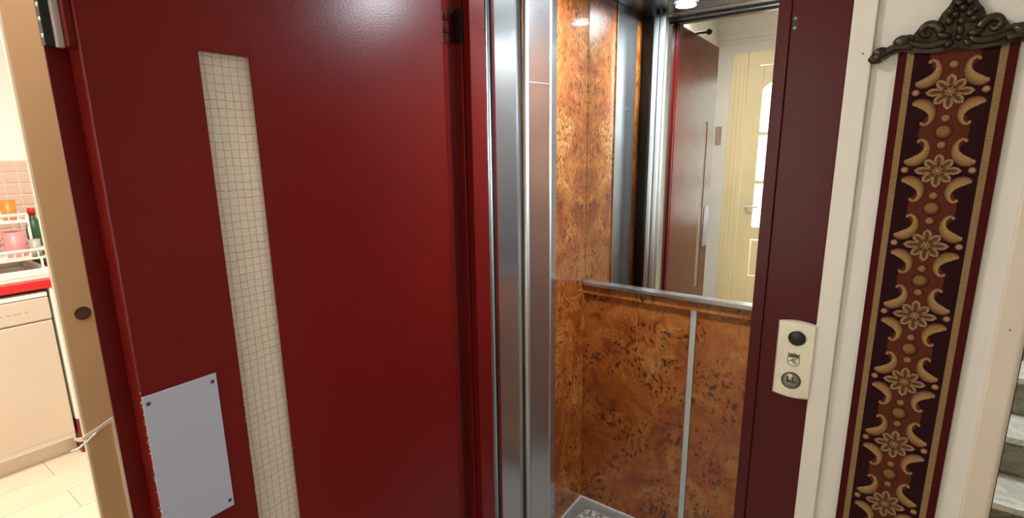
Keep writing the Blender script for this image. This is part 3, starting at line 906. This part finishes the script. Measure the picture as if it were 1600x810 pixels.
def ribbon(pts, wid, z0, flipx=1, flipz=1):
    cur = catmull([(p[0], p[1], q) for p, q in zip(pts, wid)], 5)
    vs = []; cols = []; fs = []
    off = (-1.0, -.86, -.25, .45, .86, 1.0); cc = ('out', 'g1', 'g1', 'g2', 'g0', 'out')
    for i, (x, z, wd) in enumerate(cur):
        a = cur[max(i - 1, 0)]; b = cur[min(i + 1, len(cur) - 1)]
        dx, dz = b[0] - a[0], b[1] - a[1]; l = math.hypot(dx, dz) or 1
        nx, nz = -dz / l, dx / l
        for o_, c_ in zip(off, cc):
            vs.append((flipx * (x + nx * wd * o_), z0 + flipz * (z + nz * wd * o_) / 1000)); cols.append(c_)
    k_ = len(off)
    for i in range(len(cur) - 1):
        for j in range(k_ - 1): fs.append((i * k_ + j, i * k_ + j + 1, (i + 1) * k_ + j + 1, (i + 1) * k_ + j))
    return vs, fs, cols


UP = [(41, 13.5), (34, 12.5), (26, 15), (19, 22), (15.8, 31), (17.2, 40), (22, 45.5), (27, 44.5), (27.6, 41)]
UW = [2.4, 6.8, 8.0, 6.8, 4.6, 3.1, 2.4, 2.3, 1.8]


def disc(cx, z0, r, hx=-.25, hz=.25, ce='bead', c0='bead0'):
    n_ = 14; vs = [(cx + r * hx, z0 + r * hz / 1000)]; cols = [ce]
    for k_, cc in ((.55, ce), (.95, c0), (1.12, 'out')):
        for j in range(n_):
            a = 2 * PI * j / n_; q = (1 - k_)
            vs.append((cx + r * (k_ * math.cos(a) + hx * q), z0 + r * (k_ * math.sin(a) + hz * q) / 1000)); cols.append(cc)
    fs = [(0, 1 + j, 1 + (j + 1) % n_) for j in range(n_)]
    for b_ in range(2): fs += [(1 + b_ * n_ + j, 1 + (b_ + 1) * n_ + j, 1 + (b_ + 1) * n_ + (j + 1) % n_, 1 + b_ * n_ + (j + 1) % n_) for j in range(n_)]
    return vs, fs, cols


def flower(z0):
    vs, fs, cols = [], [], []

    def petal(a, r0, r1, wd, c_in, c_edge):
        ca, sa = math.cos(a), math.sin(a)
        P = lambda r, t_: (r * ca - t_ * sa, z0 + (r * sa + t_ * ca) / 1000)
        prof = [(0, .25), (.3, .72), (.6, 1.0), (.82, .78), (1.0, .0)]
        L = r1 - r0
        for k_, cset in ((1.30, 'out'), (1.0, c_edge), (.30, c_in)):
            o = len(vs)
            ring = [(r0 + L * u * (1 + (k_ - 1) * .28), w_ * wd * k_) for u, w_ in prof]
            pts = ring + [(r, -t_) for r, t_ in ring[-2::-1]]
            for r, t_ in pts: vs.append(P(r, t_)); cols.append(cset)
            n_ = len(pts)
            if k_ < 1.2:
                for q in range(n_ - 1): fs.append((o - n_ + q, o - n_ + q + 1, o + q + 1, o + q))
        fs.append([o + q for q in range(n_)])
    for i in range(8): petal(PI / 4 * i, 3.5, 26.5 if i % 4 == 0 else 24 if i % 2 == 0 else 22, 4.9, 'g0', 'p1')
    return vs, fs, cols


def rosette(q):
    """inner ring of small petals as one woven disc"""
    vs, fs, cols = [(0, q)], [], ['p1']
    for k_, cc in ((4.2, 'p0'), (8.5, 'out')):
        for i in range(16):
            a = 2 * PI * i / 16; r = k_ * (1.25 if i % 2 else .8)
            vs.append((r * math.cos(a), q + r * math.sin(a) / 1000)); cols.append('g1' if (k_ < 5 and i % 2) else cc)
    fs += [(0, 1 + i, 1 + (i + 1) % 16) for i in range(16)]
    fs += [(1 + i, 17 + i, 17 + (i + 1) % 16, 1 + (i + 1) % 16) for i in range(16)]
    return vs, fs, cols


col = MB()
vs, fs, cols = [], [], []
zs = []
zz = 1.64
while zz > TB + .002:
    ph = ((1.5765 - zz) / STEP) % 1.0
    h = .5 - .5 * math.cos(2 * PI * ph)
    wd = 11 + 17 * h ** 1.2
    zs.append((zz, wd)); zz -= .0045
for zq, wd in zs:
    vs += [(-wd - 1.5, zq), (-wd, zq), (wd, zq), (wd + 1.5, zq)]; cols += ['ground', 'rust', 'rust', 'ground']
for i in range(len(zs) - 1):
    for j in range(3): fs.append((i * 4 + j, i * 4 + j + 1, i * 4 + 5 + j, i * 4 + 4 + j))
flat('rust_column', vs, fs, cols, TY - .0003)

protos = {}


def motif(name, geo, y, zc):
    """first call builds the motif at zc, later calls copy it with shared mesh data"""
    key = (name, geo[0])
    if key in protos:
        o, z0 = protos[key]
        return piece(o, (0, 0, zc - z0), tp)
    o = flat(name, *geo[1](zc), y)
    protos[key] = (o, zc)
    return o


for i, z in enumerate(ZF):
    motif('flower', ('f', flower), Y3, z)
    motif('rosette', ('r', rosette), Y3 - .0002, z)
    motif('flower_centre', ('c', lambda q: disc(0, q, 2.6, 0, 0, 'p1', 'p0')), Y3 - .0003, z)
    for s_ in (-1, 1):
        motif('scroll', ('u%d' % s_, lambda q, s_=s_: ribbon(UP, UW, q, s_, 1)), Y2, z)
        motif('scroll', ('l%d' % s_, lambda q, s_=s_: ribbon(UP, UW, q - .002, s_, -.96)), Y2, z)
        motif('side_bead', ('s%d' % s_, lambda q, s_=s_: disc(s_ * 39, q + .001, 5, -.1, .1, 'p1', 'bead0')), Y2, z)
    motif('small_bead', ('b0', lambda q: disc(0, q + .0375, 6)), Y2, z)
    motif('small_bead', ('b1', lambda q: disc(0, q - .0370, 6)), Y2, z)
    motif('large_bead', ('b2', lambda q: disc(0, q - .0560, 10, -.3, .3, 'g2', 'bead0')), Y2, z)

# cast crest
cr = MB()
CZ0 = 1.640
half = [(0, CZ0 - .004), (.020, CZ0 - .009), (.050, CZ0 - .006), (.062, CZ0 - .002), (.075, CZ0 - .006), (.088, CZ0 - .016), (.099, CZ0 - .016), (.101, CZ0 - .006), (.095, CZ0 + .004), (.088, CZ0 + .007), (.078, CZ0 + .003), (.072, CZ0 + .010), (.062, CZ0 + .018), (.052, CZ0 + .018), (.046, CZ0 + .028), (.036, CZ0 + .036), (.026, CZ0 + .034), (.022, CZ0 + .044), (.016, CZ0 + .052), (.012, CZ0 + .062), (.006, CZ0 + .072), (0, CZ0 + .076)]
out = [(TX + x, z) for x, z in half] + [(TX - x, z) for x, z in half[-2:0:-1]]
cr.prism(out, .9885, .9965)
crest = cr.build('crest', M['bronze'], tp, label='dark cast bronze crest with scrolls and flowers')
YC = .9865
for s_ in (-1, 1):
    sc_ = MB()
    sc_.tube([(TX + s_ * x, YC, CZ0 + z) for x, z in catmull([(.012, .006), (.03, .002), (.048, .006), (.06, .012), (.056, .017), (.050, .013)], 4)], [.006 - .0035 * i / 20 for i in range(21)], 8, .7)
    sc_.build('scroll', M['bronze'], crest)
    s2 = MB()
    s2.tube([(TX + s_ * x, YC, CZ0 + z) for x, z in catmull([(.050, .002), (.066, .005), (.080, .000), (.090, -.006), (.097, -.010)], 4)], [.0045, .005, .0055, .0058, .006, .006, .0058, .0055, .005, .005, .0052, .0055, .0058, .006, .0055, .0045, .003], 8, .7)
    s2.build('scroll', M['bronze'], crest)
    s3 = MB()
    s3.tube([(TX + s_ * x, YC, CZ0 + z) for x, z in catmull([(.020, .018), (.027, .028), (.037, .030), (.043, .022), (.037, .015), (.031, .020)], 4)], [.0055, .006, .0062, .0062, .006, .006, .0058, .0056, .0054, .0052, .005, .0048, .0046, .0043, .004, .0038, .0035, .0032, .003, .0028, .0025], 8, .7)
    s3.build('scroll', M['bronze'], crest)
    lf = MB()
    lf.ell((TX + s_ * .089, YC, CZ0 - .001), (.0105, .0055, .0068), s_ * -.35); lf.build('leaf', M['bronze'], crest)
    lf = MB(); lf.ell((TX + s_ * .095, YC + .001, CZ0 - .011), (.0085, .005, .0058), s_ * .25); lf.build('leaf', M['bronze'], crest)
    lf = MB(); lf.ell((TX + s_ * .064, YC, CZ0 + .011), (.0115, .0065, .009), s_ * -.3); lf.build('leaf', M['bronze'], crest)
    lf = MB(); lf.ell((TX + s_ * .017, YC - .003, CZ0 + .013), (.0095, .005, .0050), s_ * .25); lf.build('petal', M['bronze'], crest)
    lf = MB(); lf.ell((TX + s_ * .010, YC - .003, CZ0 + .0005), (.0065, .004, .0048), s_ * -.8); lf.build('petal', M['bronze'], crest)
lf = MB(); lf.ell((TX, YC - .003, CZ0 + .018), (.005, .005, .008)); lf.build('petal', M['bronze'], crest)
lf = MB(); lf.ell((TX, YC - .005, CZ0 + .008), (.0045, .005, .0045)); lf.build('flower_centre', M['bronze'], crest)
for x, z in ((-.013, .031), (0, .030), (.013, .031), (-.0075, .039), (.0075, .039), (0, .047), (-.0135, .044), (.0135, .044), (-.006, .054), (.006, .054), (0, .062)):
    MB().ell((TX + x, YC - .002, CZ0 + z), (.0052, .0055, .0052), 0, 10, 8).build('berry', M['bronze'], crest)
